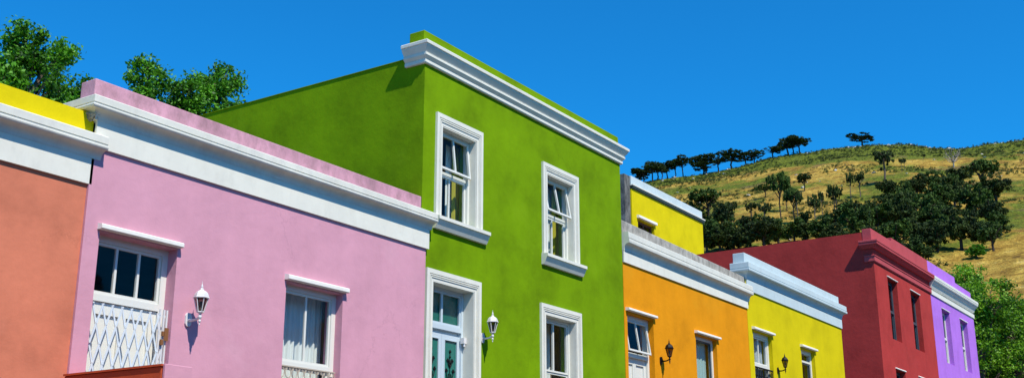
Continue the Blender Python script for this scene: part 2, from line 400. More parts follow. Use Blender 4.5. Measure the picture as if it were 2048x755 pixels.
def house(name, x0, x1, y, ztop, depth, wallm, label, holes, zfront, zroof, yoff=0, group='painted terraced houses along the street', side_top=None, th=.3):
    """front slab with real openings, side and back walls in one mesh, roof"""
    zb = base_z(x0)-1.0
    r = empty(name, (x0, y, base_z(x0)), label, 'house', group)
    bm = bmesh.new(); slab(bm, x0, x1, zb, zfront, y, y+th, holes)
    st = side_top if side_top is not None else zroof+.15
    bx(bm, x0, x0+.22, y+th+.001, y+depth, zb, st); bx(bm, x1-.22, x1, y+th+.001, y+depth, zb, st)
    bx(bm, x0+.221, x1-.221, y+depth-.22, y+depth, zb, st)
    obj('wall', bm, wallm, r)
    obj('roof', box(x0+.221, x1-.221, y+th+.001, y+depth-.221, zroof-.15, zroof), M['roof'], r)
    return r

# ---- 1 coral house --------------------------------------------------------
h = house('terraced_house', -4.0, 6.998, 10, 4.1, 9, M['coral'], 'coral house with bright yellow parapet strip, leftmost in the row', [(.8, 1.9, -1.2, 2.6), (3.6, 4.7, .9, 2.6)], 3.62, 3.3)
obj('frieze', box(-4.0, 7.03, 9.97, 10.1, 3.322, 3.60), M['white'], h)
obj('cornice', cornice(-4.0, 6.985, 10, cape_profile(3.845, 3.745, 3.695, 3.60), eright=.12), M['cream_white'], h)
obj('parapet', box(-4.0, 6.998, 10, 10.28, 3.62, 4.095), M['sun_yellow'], h)
for (a, b, c, d) in ((3.6, 4.7, .9, 2.6), (.8, 1.9, -1.2, 2.6)):
    bm = bmesh.new(); ring_frame(bm, a, b, c, d, 10.14, 10.2, .05); bx(bm, (a+b)/2-.02, (a+b)/2+.02, 10.145, 10.195, c+.05, d-.05)
    wd = obj('window', bm, M['wood_white'], h); pane(wd, a+.05, b-.05, c+.05, d-.05, 10.165); hood(wd, a-.03, b+.03, d+.02, d+.07, 10)

# ---- 2 pink house ---------------------------------------------------------
Y = 9.97
h = house('terraced_house', 7.0, 12.70, Y, 4.5, 9, M['pink'], 'pink house with security gate door and long white cornice', [(7.19, 8.22, .2, 2.855), (9.93, 10.97, .9, 2.78)], 4.0, 3.45)
obj('frieze', box(7.0, 12.74, Y-.03, Y+.1, 3.725, 4.02), M['white'], h)
obj('cornice', cornice(7.0, 12.70, Y, cape_profile(4.255, 4.16, 4.115, 4.02), left=.42, eright=.09), M['cream_white'], h)
bm = bmesh.new(); bmesh.ops.create_grid(bm, x_segments=1, y_segments=1, size=.001); bm.clear()
res = bmesh.ops.create_icosphere(bm, subdivisions=4, radius=1)
for v in bm.verts:
    q = v.co.copy(); k = 1 + .35*noise.noise(q*2.3) + .18*noise.noise(q*6)
    v.co = Vector((6.95 + q.x*.075*k, Y+.19 + q.y*.24*k, 4.055 + q.z*.06*k))
obj('mortar_patch', bm, M['old_mortar'], h, label='crumbling mossy mortar under the cornice end')
bm = bmesh.new(); bx(bm, 6.97, 12.61, Y+.03, Y+.28, 4.005, 4.50); o_ = obj('parapet', bm, M['pink_parapet'], h, .012)
# door
bm = bmesh.new(); ring_frame(bm, 7.19, 8.22, .2, 2.855, Y+.15, Y+.24, .075, .07, 0)
bx(bm, 7.265, 8.145, Y+.15, Y+.23, 2.16, 2.235)
dr = obj('door', bm, M['wood_white'], h)
bm = bmesh.new(); ring_frame(bm, 7.268, 8.142, 2.238, 2.782, Y+.165, Y+.20, .03)
for xm in (7.555, 7.85): bx(bm, xm-.014, xm+.014, Y+.167, Y+.198, 2.268, 2.752)
obj('fanlight', bm, M['wood_white'], dr); pane(dr, 7.29, 8.12, 2.26, 2.76, Y+.18)
bm = bmesh.new()
slab(bm, 7.268, 8.142, .25, 2.158, Y+.175, Y+.215, [(7.36, 7.66, 1.35, 2.03), (7.75, 8.05, 1.35, 2.03), (7.36, 7.66, .4, 1.2), (7.75, 8.05, .4, 1.2)])
for a, b, c, d in ((7.36, 7.66, 1.35, 2.03), (7.75, 8.05, 1.35, 2.03), (7.36, 7.66, .4, 1.2), (7.75, 8.05, .4, 1.2)): bx(bm, a, b, Y+.20, Y+.21, c, d)
obj('door_leaf', bm, M['wood_white'], dr)
hood(dr, 7.155, 8.245, 2.87, 2.925, Y)
# folding security gate
bm = bmesh.new(); gx0, gx1, top, hw, hh = 7.235, 8.085, 2.115, .061, .205
nx = 7; lv = 9
def bar(bm, a, b, w=.0095, t=.004, yy=Y+.055):
    a, b = Vector((a[0], 0, a[1])), Vector((b[0], 0, b[1])); d = (b-a).normalized(); n_ = Vector((d.z, 0, -d.x))*w
    vs = [bm.verts.new((p.x, yy+q, p.z)) for q in (-t, t) for p in (a-n_, a+n_, b+n_, b-n_)]
    for f in ((0,1,2,3),(7,6,5,4),(0,4,5,1),(1,5,6,2),(2,6,7,3),(3,7,4,0)): bm.faces.new([vs[i] for i in f])
for i in range(nx*2+1):
    for j in range(lv):
        if (i+j) % 2: continue
        x = gx0+i*hw; z = top-j*hh
        for s in (-1, 1):
            x2 = x+s*hw
            if gx0-.001 <= x2 <= gx1+.02 and z-hh > .2: bar(bm, (x, z), (x2, z-hh), yy=Y+.055+s*.006)
        bx(bm, x-.008, x+.008, Y+.042, Y+.068, z-.008, z+.008)
gt = obj('security_gate', bm, M['gate'], h)
bm = bmesh.new()
for x in (8.10, 8.15, 8.19): bx(bm, x-.009, x+.009, Y+.045, Y+.065, .25, 2.17)
for z in (2.1, 1.6, 1.1): bx(bm, 8.10, 8.19, Y+.066, Y+.072, z-.012, z+.012)
bar(bm, (8.06, 2.12), (8.14, 1.72)); bar(bm, (8.14, 1.72), (8.06, 1.42)); bar(bm, (8.06, 1.42), (8.13, 1.0))
obj('gate_post', bm, M['white_metal'], gt)
bm = bmesh.new(); bx(bm, 8.125, 8.205, Y+.022, Y+.043, 1.88, 1.93); bx(bm, 8.15, 8.2, Y+.015, Y+.022, 1.83, 1.97); bx(bm, 8.11, 8.14, Y+.02, Y+.04, 1.78, 1.84)
obj('latch', bm, M['rust'], gt)
# window
bm = bmesh.new(); ring_frame(bm, 9.93, 10.97, .9, 2.78, Y+.12, Y+.20, .075, .07)
bx(bm, 10.005, 10.895, Y+.12, Y+.195, 1.765, 1.83)
wd = obj('window', bm, M['wood_white'], h)
bm = bmesh.new(); ring_frame(bm, 10.007, 10.893, 1.832, 2.708, Y+.135, Y+.165, .03, .03, .03); bx(bm, 10.425, 10.455, Y+.137, Y+.163, 1.862, 2.678)
obj('sash', bm, M['wood_white'], wd); pane(wd, 10.03, 10.87, 1.855, 2.685, Y+.15)
bm = bmesh.new(); ring_frame(bm, 10.007, 10.893, .972, 1.763, Y+.15, Y+.18, .03); obj('sash', bm, M['wood_white'], wd); pane(wd, 10.03, 10.87, 1.0, 1.74, Y+.165)
curtain(wd, 9.99, 11.02, .95, 2.77, Y+.40, M['curtain'], 11, .03, 3); curtain(wd, 11.03, 11.25, .95, 2.77, Y+.39, M['brown_curtain'], 2, .02, 4)
bm = bmesh.new()
for i in range(9):
    x = 10.0+i*.112
    tube(bm, [(x, Y+.07, .95), (x, Y+.07, 1.62)], .007, 5)
    for s in (-1, 1): tube(bm, [(x+s*.05*math.sin(t)*(1 if t < 3.2 else .6), Y+.07, 1.62+.07-.07*math.cos(t)) for t in [k*.55 for k in range(9)]], .006, 4)
bx(bm, 9.95, 10.95, Y+.06, Y+.08, 1.755, 1.77)
obj('window_grille', bm, M['beige'], wd)
hood(wd, 9.895, 11.015, 2.80, 2.86, Y)

# ---- 3 green house --------------------------------------------------------
Y = 10
gh = [(13.05, 13.95, 4.29, 5.715), (16.07, 16.97, 4.29, 5.715), (12.89, 13.93, .6, 3.29), (15.99, 17.0, 1.6, 3.245)]
h = house('terraced_house', 12.62, 18.815, Y, 7.15, 11.5, M['green'], 'tall two-storey lime green house with white window surrounds', gh, 6.66, 6.3, side_top=6.745)
obj('coping', box(12.605, 12.86, 10.301, 21.5, 6.746, 6.758), M['green'], h)
gp = [(-.03, 6.60), (.035, 6.60), (.045, 6.615), (.045, 6.655), (.035, 6.665), (.05, 6.68), (.07, 6.70), (.082, 6.715), (.082, 6.745), (.07, 6.755), (.078, 6.77), (.098, 6.80), (.122, 6.835), (.13, 6.85), (.13, 6.862), (.148, 6.872), (.150, 6.915), (.135, 6.93), (-.03, 6.945)]
obj('cornice', cornice(12.62, 18.815, Y, gp, left=.36, right=.3), M['white'], h)
obj('parapet', box(12.60, 18.80, Y+.01, Y+.30, 6.664, 7.155), M['green'], h, .012)
def green_window(x0, x1, ang, seed):
    bm = bmesh.new(); ring_frame(bm, x0, x1, 4.29, 5.715, Y+.10, Y+.19, .055, .05)
    bx(bm, x0+.055, x1-.055, Y+.13, Y+.18, 5.03, 5.075)
    wd = obj('window', bm, M['wood_white'], h)
    architrave(wd, x0-.14, x1+.17, 4.235, 5.905, Y, .155, .18)
    liner(wd, x0, x1, 4.295, 5.715, Y-.025, Y+.099)
    sill(wd, x0-.16, x1+.27, 4.287, 4.215, 4.085, Y)
    tilt_sash(wd, x0+.058, x1-.058, 5.078, 5.66, Y+.115, ang, M['wood_white'])
    bm = bmesh.new(); ring_frame(bm, x0+.058, x1-.058, 4.343, 5.027, Y+.14, Y+.175, .035); xm = (x0+x1)/2-.03; bx(bm, xm-.014, xm+.014, Y+.142, Y+.173, 4.378, 4.992)
    obj('sash', bm, M['wood_white'], wd); pane(wd, x0+.09, x1-.09, 4.375, 4.995, Y+.157)
    curtain(wd, x0+.10, x0+.62, 4.32, 5.70, Y+.50, M['curtain'], 4, .03, seed)
    curtain(wd, x0+.70, x0+.88, 4.30, 5.70, Y+.44, M['curtain'], 2, .02, seed+3)
    curtain(wd, x0+.80, x1+.45, 4.30, 5.70, Y+.37, M['olive_curtain'], 4, .03, seed+1)
    return wd
green_window(13.05, 13.95, 6.5, 11); green_window(16.07, 16.97, 11, 21)
# ground-floor window
bm = bmesh.new(); ring_frame(bm, 15.99, 17.0, 1.6, 3.245, Y+.11, Y+.19, .06); wd = obj('window', bm, M['wood_white'], h)
bm = bmesh.new(); ring_frame(bm, 16.053, 16.937, 2.33, 3.18, Y+.125, Y+.165, .03); bx(bm, 16.46, 16.495, Y+.127, Y+.163, 2.36, 3.15); obj('sash', bm, M['wood_white'], wd); pane(wd, 16.08, 16.91, 2.355, 3.155, Y+.145)
bm = bmesh.new(); ring_frame(bm, 16.053, 16.937, 1.663, 2.327, Y+.14, Y+.18, .03); obj('sash', bm, M['wood_white'], wd); pane(wd, 16.08, 16.91, 1.69, 2.30, Y+.16)
curtain(wd, 16.2, 16.95, 1.62, 3.24, Y+.52, M['curtain'], 7, .04, 31); curtain(wd, 16.96, 17.75, 1.62, 3.24, Y+.54, M['brown_curtain'], 6, .035, 32)
architrave(wd, 15.84, 17.17, 1.58, 3.415, Y, .155, .17); liner(wd, 15.99, 17.0, 1.6, 3.245, Y-.025, Y+.109)
# door
bm = bmesh.new(); ring_frame(bm, 12.89, 13.93, .6, 3.29, Y+.17, Y+.27, .06, .06, 0)
bx(bm, 12.95, 13.87, Y+.17, Y+.26, 2.66, 2.735); bx(bm, 12.95, 13.87, Y+.235, Y+.26, 2.60, 2.66)
dr = obj('door', bm, M['wood_blue'], h)
architrave(dr, 12.735, 14.10, .6, 3.46, Y, .16, .17); liner(dr, 12.89, 13.93, .6, 3.29, Y-.025, Y+.169)
bm = bmesh.new(); ring_frame(bm, 12.952, 13.868, 2.737, 3.228, Y+.185, Y+.22, .03); bx(bm, 13.38, 13.42, Y+.187, Y+.218, 2.767, 3.198)
obj('fanlight', bm, M['wood_blue'], dr); pane(dr, 12.98, 13.84, 2.76, 3.205, Y+.20)
obj('blind', box(12.97, 13.85, Y+.235, Y+.24, 2.70, 3.21), M['teal'], dr)
for k, (a, b) in enumerate(((12.952, 13.408), (13.412, 13.868))):
    bm = bmesh.new(); slab(bm, a, b, .62, 2.598, Y+.195, Y+.235, [(a+.075, b-.075, 1.25, 2.52)])
    ring_frame(bm, a+.06, b-.06, 1.235, 2.535, Y+.188, Y+.196, .018)
    lf = obj('door_leaf', bm, M['wood_blue'], dr)
    pane(lf, a+.07, b-.07, 1.245, 2.525, Y+.212, M['teal'], 'pane')
    bm = bmesh.new(); xc = (a+b)/2; yy = Y+.205
    tube(bm, [(xc, yy, 1.26), (xc, yy, 2.36)], .006, 5)
    for z, s in ((2.36, .022), (2.28, .018), (2.20, .024)): lathe(bm, [(.002, -s*1.4), (s, -s*.3), (s*.8, s*.5), (.002, s*1.4)], xc, yy, z, 8)
    for z0 in (1.35, 1.62, 1.90, 2.12):
        sc = 1.0 if z0 < 2 else .6
        for s in (-1, 1):
            pts = [(xc + s*sc*.085*math.sin(t*.5*math.pi), yy, z0+sc*.17*(t**1.5)) for t in [i/8 for i in range(9)]]
            tube(bm, pts, .006, 5)
            ex, ez = pts[-1][0], pts[-1][2]
            for dx, dz in ((0, .02), (.02*s, .0), (-.018*s, .0)):
                lathe(bm, [(.002, -.016), (.014, -.006), (.014, .006), (.002, .016)], ex+dx, yy, ez+dz, 7)
            tube(bm, [(xc, yy, z0+.02), (xc+s*sc*.035, yy, z0+.07*sc), (xc+s*sc*.03, yy, z0+.13*sc)], .009, 5)
    obj('ironwork', bm, M['black_metal'], lf)
bm = bmesh.new(); bx(bm, 13.845, 13.915, Y+.10, Y+.165, 2.50, 2.585); tube(bm, [(13.88, Y+.12, 2.50), (13.88, Y+.12, 2.455)], .018, 8)
obj('door_bell', bm, M['white_metal'], dr)

# ---- 4 orange house -------------------------------------------------------
h = house('terraced_house', 18.83, 24.935, Y, 5.5, 9, M['orange'], 'orange house with stained concrete parapet and black lantern', [(18.95, 20.04, .8, 3.70), (22.0, 23.08, 2.0, 3.68)], 4.86, 4.2)
obj('frieze', box(18.83, 24.96, Y-.03, Y+.1, 4.655, 4.872), M['white'], h)
obj('cornice', cornice(18.83, 24.935, Y, cape_profile(5.235, 5.11, 5.015, 4.88), tilt=-.05, eright=.1), M['cream_white'], h)
bm = bmesh.new(); prism(bm, [(18.83, 4.865), (24.90, 4.865), (24.90, 5.40), (18.83, 5.49)], 'y', Y, Y+.26); obj('parapet', bm, M['concrete'], h, .015)
bm = bmesh.new(); ring_frame(bm, 18.95, 20.04, .8, 3.70, Y+.12, Y+.22, .08, .09, 0); bx(bm, 19.03, 19.96, Y+.10, Y+.22, 2.90, 2.985)
dr = obj('door', bm, M['wood_white'], h); hood(dr, 18.89, 20.10, 3.735, 3.785, Y, .08)
tilt_sash(dr, 19.04, 19.95, 2.995, 3.60, Y+.13, 9, M['wood_white'], 'fanlight')
bm = bmesh.new()
hs_ = []
for a, b in ((19.035, 19.30), (19.30, 19.955)): pass
slab(bm, 19.033, 19.957, .85, 2.898, Y+.16, Y+.20, [(19.10, 19.42, 2.1, 2.78), (19.55, 19.87, 2.1, 2.78)])
for a, b in ((19.10, 19.42), (19.55, 19.87)): bx(bm, a, b, Y+.185, Y+.195, 2.1, 2.78)
bx(bm, 19.475, 19.495, Y+.155, Y+.16, .85, 2.898)
obj('door_leaf', bm, M['wood_white'], dr)
bm = bmesh.new(); ring_frame(bm, 22.0, 23.08, 2.0, 3.68, Y+.10, Y+.18, .07, .07); wd = obj('window', bm, M['wood_white'], h); hood(wd, 21.95, 23.18, 3.70, 3.75, Y, .08)
bm = bmesh.new(); ring_frame(bm, 22.073, 23.007, 2.073, 3.607, Y+.12, Y+.15, .03); obj('sash', bm, M['dark_frame'], wd); pane(wd, 22.1, 22.98, 2.1, 3.58, Y+.135)
curtain(wd, 22.2, 23.0, 2.05, 3.6, Y+.24, M['teal_blind'], 5, .015, 41)

# ---- 5 yellow house -------------------------------------------------------
h = house('terraced_house', 24.95, 31.92, Y, 6.0, 9, M['yellow'], 'lemon yellow house with pale blue parapet and cornice, black balcony rail', [(25.23, 26.42, 1.5, 4.19), (28.45, 29.47, 2.0, 4.15)], 5.35, 4.7)
obj('frieze', box(24.97, 31.94, Y-.03, Y+.1, 5.105, 5.362), M['pale_blue'], h)
obj('cornice', cornice(24.97, 31.92, Y, cape_profile(5.745, 5.60, 5.53, 5.37, p=.16), left=.32, right=.3), M['pale_blue'], h)
obj('parapet', box(24.97, 31.90, Y+.005, Y+.30, 5.365, 6.01), M['pale_blue'], h, .012)
bm = bmesh.new(); ring_frame(bm, 25.23, 26.42, 1.5, 4.19, Y+.10, Y+.2, .09, .1); bx(bm, 25.32, 26.33, Y+.08, Y+.19, 3.38, 3.45)
wd = obj('window', bm, M['wood_white'], h); hood(wd, 25.17, 26.5, 4.21, 4.265, Y, .08)
bm = bmesh.new(); ring_frame(bm, 25.323, 26.327, 3.452, 4.088, Y+.12, Y+.15, .035); bx(bm, 25.80, 25.84, Y+.122, Y+.148, 3.487, 4.053); obj('sash', bm, M['wood_white'], wd); pane(wd, 25.35, 26.3, 3.48, 4.06, Y+.135)
pane(wd, 25.33, 26.32, 1.6, 3.375, Y+.135); curtain(wd, 25.26, 26.38, 1.6, 4.15, Y+.24, M['grey_curtain'], 9, .03, 51)
bm = bmesh.new()
for i in range(12):
    x = 25.26+i*.104; tube(bm, [(x, Y+.03, 2.5), (x, Y+.03, 3.33)], .009, 5)
    if i < 11:
        xc = x+.052
        for zc in (3.10, 2.80): tube(bm, [(xc+.035*math.cos(t), Y+.03, zc+.07*math.sin(t)) for t in [k*math.pi/5 for k in range(11)]], .007, 4)
bx(bm, 25.24, 26.41, Y+.015, Y+.045, 3.33, 3.36); bx(bm, 25.24, 26.41, Y+.018, Y+.042, 2.47, 2.5)
obj('balcony_rail', bm, M['black_metal'], wd)
bm = bmesh.new(); ring_frame(bm, 28.45, 29.47, 2.0, 4.15, Y+.10, Y+.2, .08, .1); bx(bm, 28.53, 29.39, Y+.11, Y+.19, 3.83, 3.88)
wd = obj('window', bm, M['wood_white'], h); hood(wd, 28.39, 29.56, 4.18, 4.235, Y, .08)
bm = bmesh.new(); ring_frame(bm, 28.533, 29.387, 2.083, 3.827, Y+.125, Y+.155, .035); obj('sash', bm, M['dark_frame'], wd); pane(wd, 28.56, 29.36, 2.1, 3.80, Y+.14); pane(wd, 28.53, 29.39, 3.885, 4.045, Y+.14)
curtain(wd, 28.5, 28.8, 2.05, 3.85, Y+.24, M['grey_curtain'], 3, .02, 61)

# ---- 6/7 red and purple houses -------------------------------------------
def far_windows(h, opens, frame, tops=True):
    for (a, b, c, d) in opens:
        bm = bmesh.new(); ring_frame(bm, a, b, c, d, Y+.17, Y+.25, .07); bx(bm, a+.07, b-.07, Y+.16, Y+.24, (c+d)/2-.06, (c+d)/2)
        wd = obj('window', bm, frame, h)
        for q0, q1, yy in ((c+.072, (c+d)/2-.062, .22), ((c+d)/2+.002, d-.072, .19)):
            bm = bmesh.new(); ring_frame(bm, a+.073, b-.073, q0, q1, Y+yy-.015, Y+yy+.015, .035); obj('sash', bm, frame, wd)
            pane(wd, a+.1, b-.1, q0+.03, q1-.03, Y+yy)
        curtain(wd, a+.05, a+.45, c+.02, d-.02, Y+.45, M['grey_curtain'], 4, .03, int(a*7))
        hood(wd, a-.04, b+.04, d+.02, d+.06, Y, .035)
rh = [(37.2, 38.3, 5.48, 7.49), (39.95, 41.12, 5.48, 7.49), (37.2, 38.3, 2.6, 4.50), (39.95, 41.12, 2.6, 4.50)]
ph_ = [(44.28, 45.45, 5.48, 7.49), (47.15, 48.4, 5.48, 7.49), (44.28, 45.45, 2.6, 4.5), (47.15, 48.4, 2.6, 4.5)]
h = house('terraced_house', 35.8, 42.79, Y, 8.85, 13, M['red'], 'tall crimson two-storey house with matching dark red cornice', rh, 7.80, 8.2, side_top=8.76)
far_windows(h, rh, M['dark_frame'])
T = .07
obj('wall_head', box(35.8, 42.79, Y, Y+.3, 7.8, 8.34), M['red'], h)
obj('string_course', cornice(35.8, 42.79, Y, [(-.03, 7.765), (.04, 7.765), (.055, 7.79), (.055, 7.93), (.075, 7.945), (.075, 7.975), (.05, 7.985), (-.03, 7.99)], tilt=T, left=.28), M['red_trim'], h)
rp = [(-.03, 8.20), (.03, 8.20), (.06, 8.215), (.10, 8.25), (.15, 8.275), (.155, 8.30), (.20, 8.305), (.205, 8.36), (.19, 8.365), (.19, 8.375), (.215, 8.385), (.215, 8.435), (.2, 8.445), (-.03, 8.46)]
obj('cornice', cornice(35.8, 42.79, Y, rp, tilt=T, left=.38), M['red_trim'], h)
bm = bmesh.new(); prism(bm, [(35.79, 8.341), (42.79, 8.341), (42.79, 9.10), (38.15, 9.02), (38.15, 8.90), (35.79, 8.86)], 'y', Y+.004, Y+.30)
obj('parapet', bm, M['red_trim'], h, .015)
h = house('terraced_house', 42.80, 49.75, Y, 9, 13, M['purple'], 'lilac purple two-storey house with white cornice at the row end', ph_, 7.84, 8.2, side_top=8.5)
far_windows(h, ph_, M['wood_white'])
obj('wall_head', box(42.80, 49.75, Y, Y+.3, 7.84, 8.43), M['white'], h)
obj('frieze', cornice(42.80, 49.75, Y, [(-.03, 7.83), (.04, 7.83), (.04, 7.99), (.025, 8.0), (-.03, 8.0)], tilt=.06, right=.28), M['white'], h)
obj('cornice', cornice(42.80, 49.75, Y, [(-.03, 8.05), (.03, 8.05), (.05, 8.1), (.09, 8.2), (.15, 8.27), (.16, 8.31), (.19, 8.32), (.205, 8.36), (.205, 8.40), (.215, 8.41), (.215, 8.50), (.2, 8.515), (-.03, 8.53)], tilt=.07, right=.3), M['white'], h)
bm = bmesh.new(); prism(bm, [(42.80, 8.44), (49.72, 8.44), (49.72, 8.97), (47.05, 8.96), (47.05, 9.18), (42.80, 9.10)], 'y', Y+.004, Y+.30)
obj('parapet', bm, M['purple'], h, .015)

# ---- 8 yellow house on the street behind ----------------------------------
YB = 18
h = house('rear_house', 34.7, 40.75, YB, 11.7, 8, M['yellow'], 'small bright yellow house standing behind the orange house roof', [(35.12, 36.42, 8.6, 10.16)], 11.20, 10.9, group='', side_top=11.1)
obj('parapet', box(34.7, 40.75, YB, YB+.3, 11.31, 11.68), M['pale_blue'], h, .015)
obj('moulding', cornice(34.7, 40.75, YB, [(-.03, 11.201), (.03, 11.201), (.07, 11.24), (.07, 11.30), (-.03, 11.31)], right=.2), M['line_dark'], h)
obj('ledge', box(34.66, 40.84, YB-.09, YB+.02, 11.312, 11.35), M['white'], h)
obj('side_wall', box(34.28, 34.69, YB+.05, YB+8, 2.0, 11.66), M['grimy'], h, label='soot-stained grey side wall')
bm = bmesh.new(); ring_frame(bm, 35.12, 36.42, 8.6, 10.16, YB+.12, YB+.2, .08); bx(bm, 35.74, 35.80, YB+.12, YB+.19, 8.68, 10.08)
wd = obj('window', bm, mat('brown_frame', (.10, .04, .03), .6), h); pane(wd, 35.2, 36.34, 8.68, 10.08, YB+.15); hood(wd, 35.05, 36.5, 10.20, 10.30, YB, .10)

# ---- stoep wing wall ------------------------------------------------------
r = empty('stoep_wall', (6.95, 8.5, base_z(7)), 'terracotta painted stoep wall between the coral and pink houses', 'wall')
obj('wall', box(6.95, 7.26, 8.515, 9.965, base_z(7)-.3, 1.325), M['terracotta'], r, .01)
obj('coping', box(6.935, 7.27, 8.505, 9.965, 1.326, 1.345), M['terracotta'], r)
obj('end_pier', box(6.953, 7.27, 8.47, 8.504, base_z(7)-.3, 1.345), M['pink'], r, .006)

# ---- the row across the street, behind the camera: unseen, added to cut sky fill on the fronts; shades the roadway and shows in the panes
for i, (x0, w_, ht, m_, c_) in enumerate([(-16, 7, 3.6, 'purple', 'lilac'), (-8.9, 6.4, 5.6, 'sun_yellow', 'bright yellow'), (-2.4, 7.2, 4.0, 'coral', 'coral'), (4.9, 6.6, 4.3, 'pale_blue', 'pale blue'), (11.6, 7.6, 6.3, 'pink', 'pink'), (19.3, 7, 4.9, 'green', 'green'), (26.4, 7.4, 5.4, 'cream_white', 'white'), (33.9, 8, 7.8, 'orange', 'orange')]):
    yf = -6.0; zb = base_z(x0)-.6; x1 = x0+w_
    r = empty('terraced_house', (x0, yf, base_z(x0)), 'unseen flat-roofed %s house across the street behind the camera' % c_, 'house', 'unseen houses across the street')
    hl = [(x0+1.0, x0+2.1, zb+1.5, ht-1.2), (x1-2.2, x1-1.1, zb+1.5, ht-1.2)]
    bm = bmesh.new(); slab(bm, x0, x1, zb, ht, yf-.3, yf, hl)
    bx(bm, x0, x0+.25, yf-8, yf-.301, zb, ht-.4); bx(bm, x1-.25, x1, yf-8, yf-.301, zb, ht-.4); bx(bm, x0+.251, x1-.251, yf-8, yf-7.75, zb, ht-.4)
    obj('wall', bm, M[m_], r); obj('roof', box(x0+.251, x1-.251, yf-7.749, yf-.301, ht-.8, ht-.6), M['roof'], r)
    obj('cornice', box(x0-.02, x1-.01, yf+.002, yf+.14, ht-.5, ht-.25), M['white'], r)
    for a, b, c, d in hl:
        bm = bmesh.new(); ring_frame(bm, a, b, c, d, yf-.2, yf-.12, .07); bx(bm, a+.07, b-.07, yf-.19, yf-.13, (c+d)/2-.03, (c+d)/2+.03)
        wd = obj('window', bm, M['wood_white'], r); pane(wd, a+.07, b-.07, c+.07, d-.07, yf-.16)

# ------------------------------------------------------------------ wall lanterns
def lantern(m, x, y, z, label):
    r = empty('wall_lamp', (x, y, z), label, 'wall lamp', 'lanterns on brackets on the house fronts')
    ax, ay = x, y-.20
    bm = bmesh.new(); prism(bm, [(x-.02, z-.075), (x+.02, z-.075), (x+.042, z-.045), (x+.042, z+.045), (x+.02, z+.075), (x-.02, z+.075), (x-.042, z+.045), (x-.042, z-.045)], 'y', y-.022, y)
    obj('backplate', bm, m, r)
    bm = bmesh.new(); tube(bm, [(x, y-.02, z-.005), (x, y-.07, z-.015), (x, y-.13, z-.012), (x, ay, z+.012)], [.022, .016, .013, .013], 8)
    lathe(bm, [(.002, -.085), (.008, -.07), (.005, -.055), (.014, -.04), (.016, -.028), (.008, -.015), (.018, 0), (.022, .015), (.018, .03), (.012, .04), (.02, .052), (.036, .062)], ax, ay, z, 12)
    obj('bracket', bm, m, r)
    bm = bmesh.new(); rot = R(12)
    lathe(bm, [(.038, .062), (.042, .064), (.042, .074), (.036, .076)], ax, ay, z, 6, rot)
    for k in range(6):
        a = rot+k*math.pi/3; c, s = math.cos(a), math.sin(a)
        tube(bm, [(ax+.039*c, ay+.039*s, z+.072), (ax+.078*c, ay+.078*s, z+.222)], .0055, 4)
    obj('lantern_frame', bm, m, r)
    bm = bmesh.new(); lathe(bm, [(.034, .076), (.072, .218)], ax, ay, z, 6, rot)
    g = obj('lantern_glass', bm, M['smoked'], r)
    bm = bmesh.new(); lathe(bm, [(.012, .078), (.014, .12), (.02, .135), (.024, .16), (.018, .18), (.004, .19)], ax, ay, z, 8); obj('bulb', bm, M['cream_white'], g)
    bm = bmesh.new(); lathe(bm, [(.074, .220), (.092, .222), (.093, .232), (.082, .240), (.078, .258), (.066, .285), (.046, .303), (.028, .311), (.020, .322), (.022, .330), (.010, .338), (.013, .352), (.010, .366), (.004, .385), (.0015, .415)], ax, ay, z, 6, rot)
    o = obj('lantern_cap', bm, m, r)
    return r
wl = lantern(M['white_metal'], 8.435, 9.97, 2.095, 'white lantern on the pink wall between gate door and window')
w2 = copy_tree(wl); w2.location = (14.175, 10, 2.615); w2['label'] = 'white lantern on the green wall beside the white door surround'
bl = lantern(M['black_metal'], 20.30, 10, 2.935, 'black lantern on the orange wall between door and window')
b2 = copy_tree(bl); b2.location = (26.68, 10, 3.39); b2['label'] = 'black lantern on the lemon yellow wall between two windows'

# ------------------------------------------------------------------ vegetation
def quads_mesh(name, P, U, V_, m):
    """leaf faces: centre P, half axes U and V_ (n x 3 arrays) -> separate slightly folded rhombi"""
    n = len(P); vs = np.empty((n, 4, 3)); vs[:, 0] = P-U; vs[:, 1] = P-V_; vs[:, 2] = P+U; vs[:, 3] = P+V_
    me = bpy.data.meshes.new(name); me.vertices.add(n*4); me.vertices.foreach_set('co', vs.reshape(-1))
    me.loops.add(n*4); me.loops.foreach_set('vertex_index', np.arange(n*4)); me.polygons.add(n)
    me.polygons.foreach_set('loop_start', np.arange(n)*4); me.polygons.foreach_set('loop_total', np.full(n, 4)); me.update(calc_edges=True)
    me.materials.append(m); return me
def rand_dirs(rng, n):
    d = rng.normal(size=(n, 3)); return d/np.linalg.norm(d, axis=1)[:, None]
def foliage(rng, clumps, per, size, up=.35, spread=1.0):
    """clumps: (x,y,z,r). returns P,U,V"""
    c = np.array(clumps); k = rng.integers(0, len(c), per*len(c)); d = rand_dirs(rng, len(k))
    rr = rng.uniform(0, 1, len(k))**.5; P = c[k, :3] + d*(c[k, 3]*rr)[:, None]*np.array([1, 1, .8])
    nrm = rand_dirs(rng, len(k)) + d*.7 + np.array([0, 0, up]); nrm /= np.linalg.norm(nrm, axis=1)[:, None]
    a = np.cross(nrm, rand_dirs(rng, len(k))); a /= np.linalg.norm(a, axis=1)[:, None]; b = np.cross(nrm, a)
    s = size*rng.uniform(.55, 1.25, len(k))
    return P, a*s[:, None], b*(s*.55)[:, None]
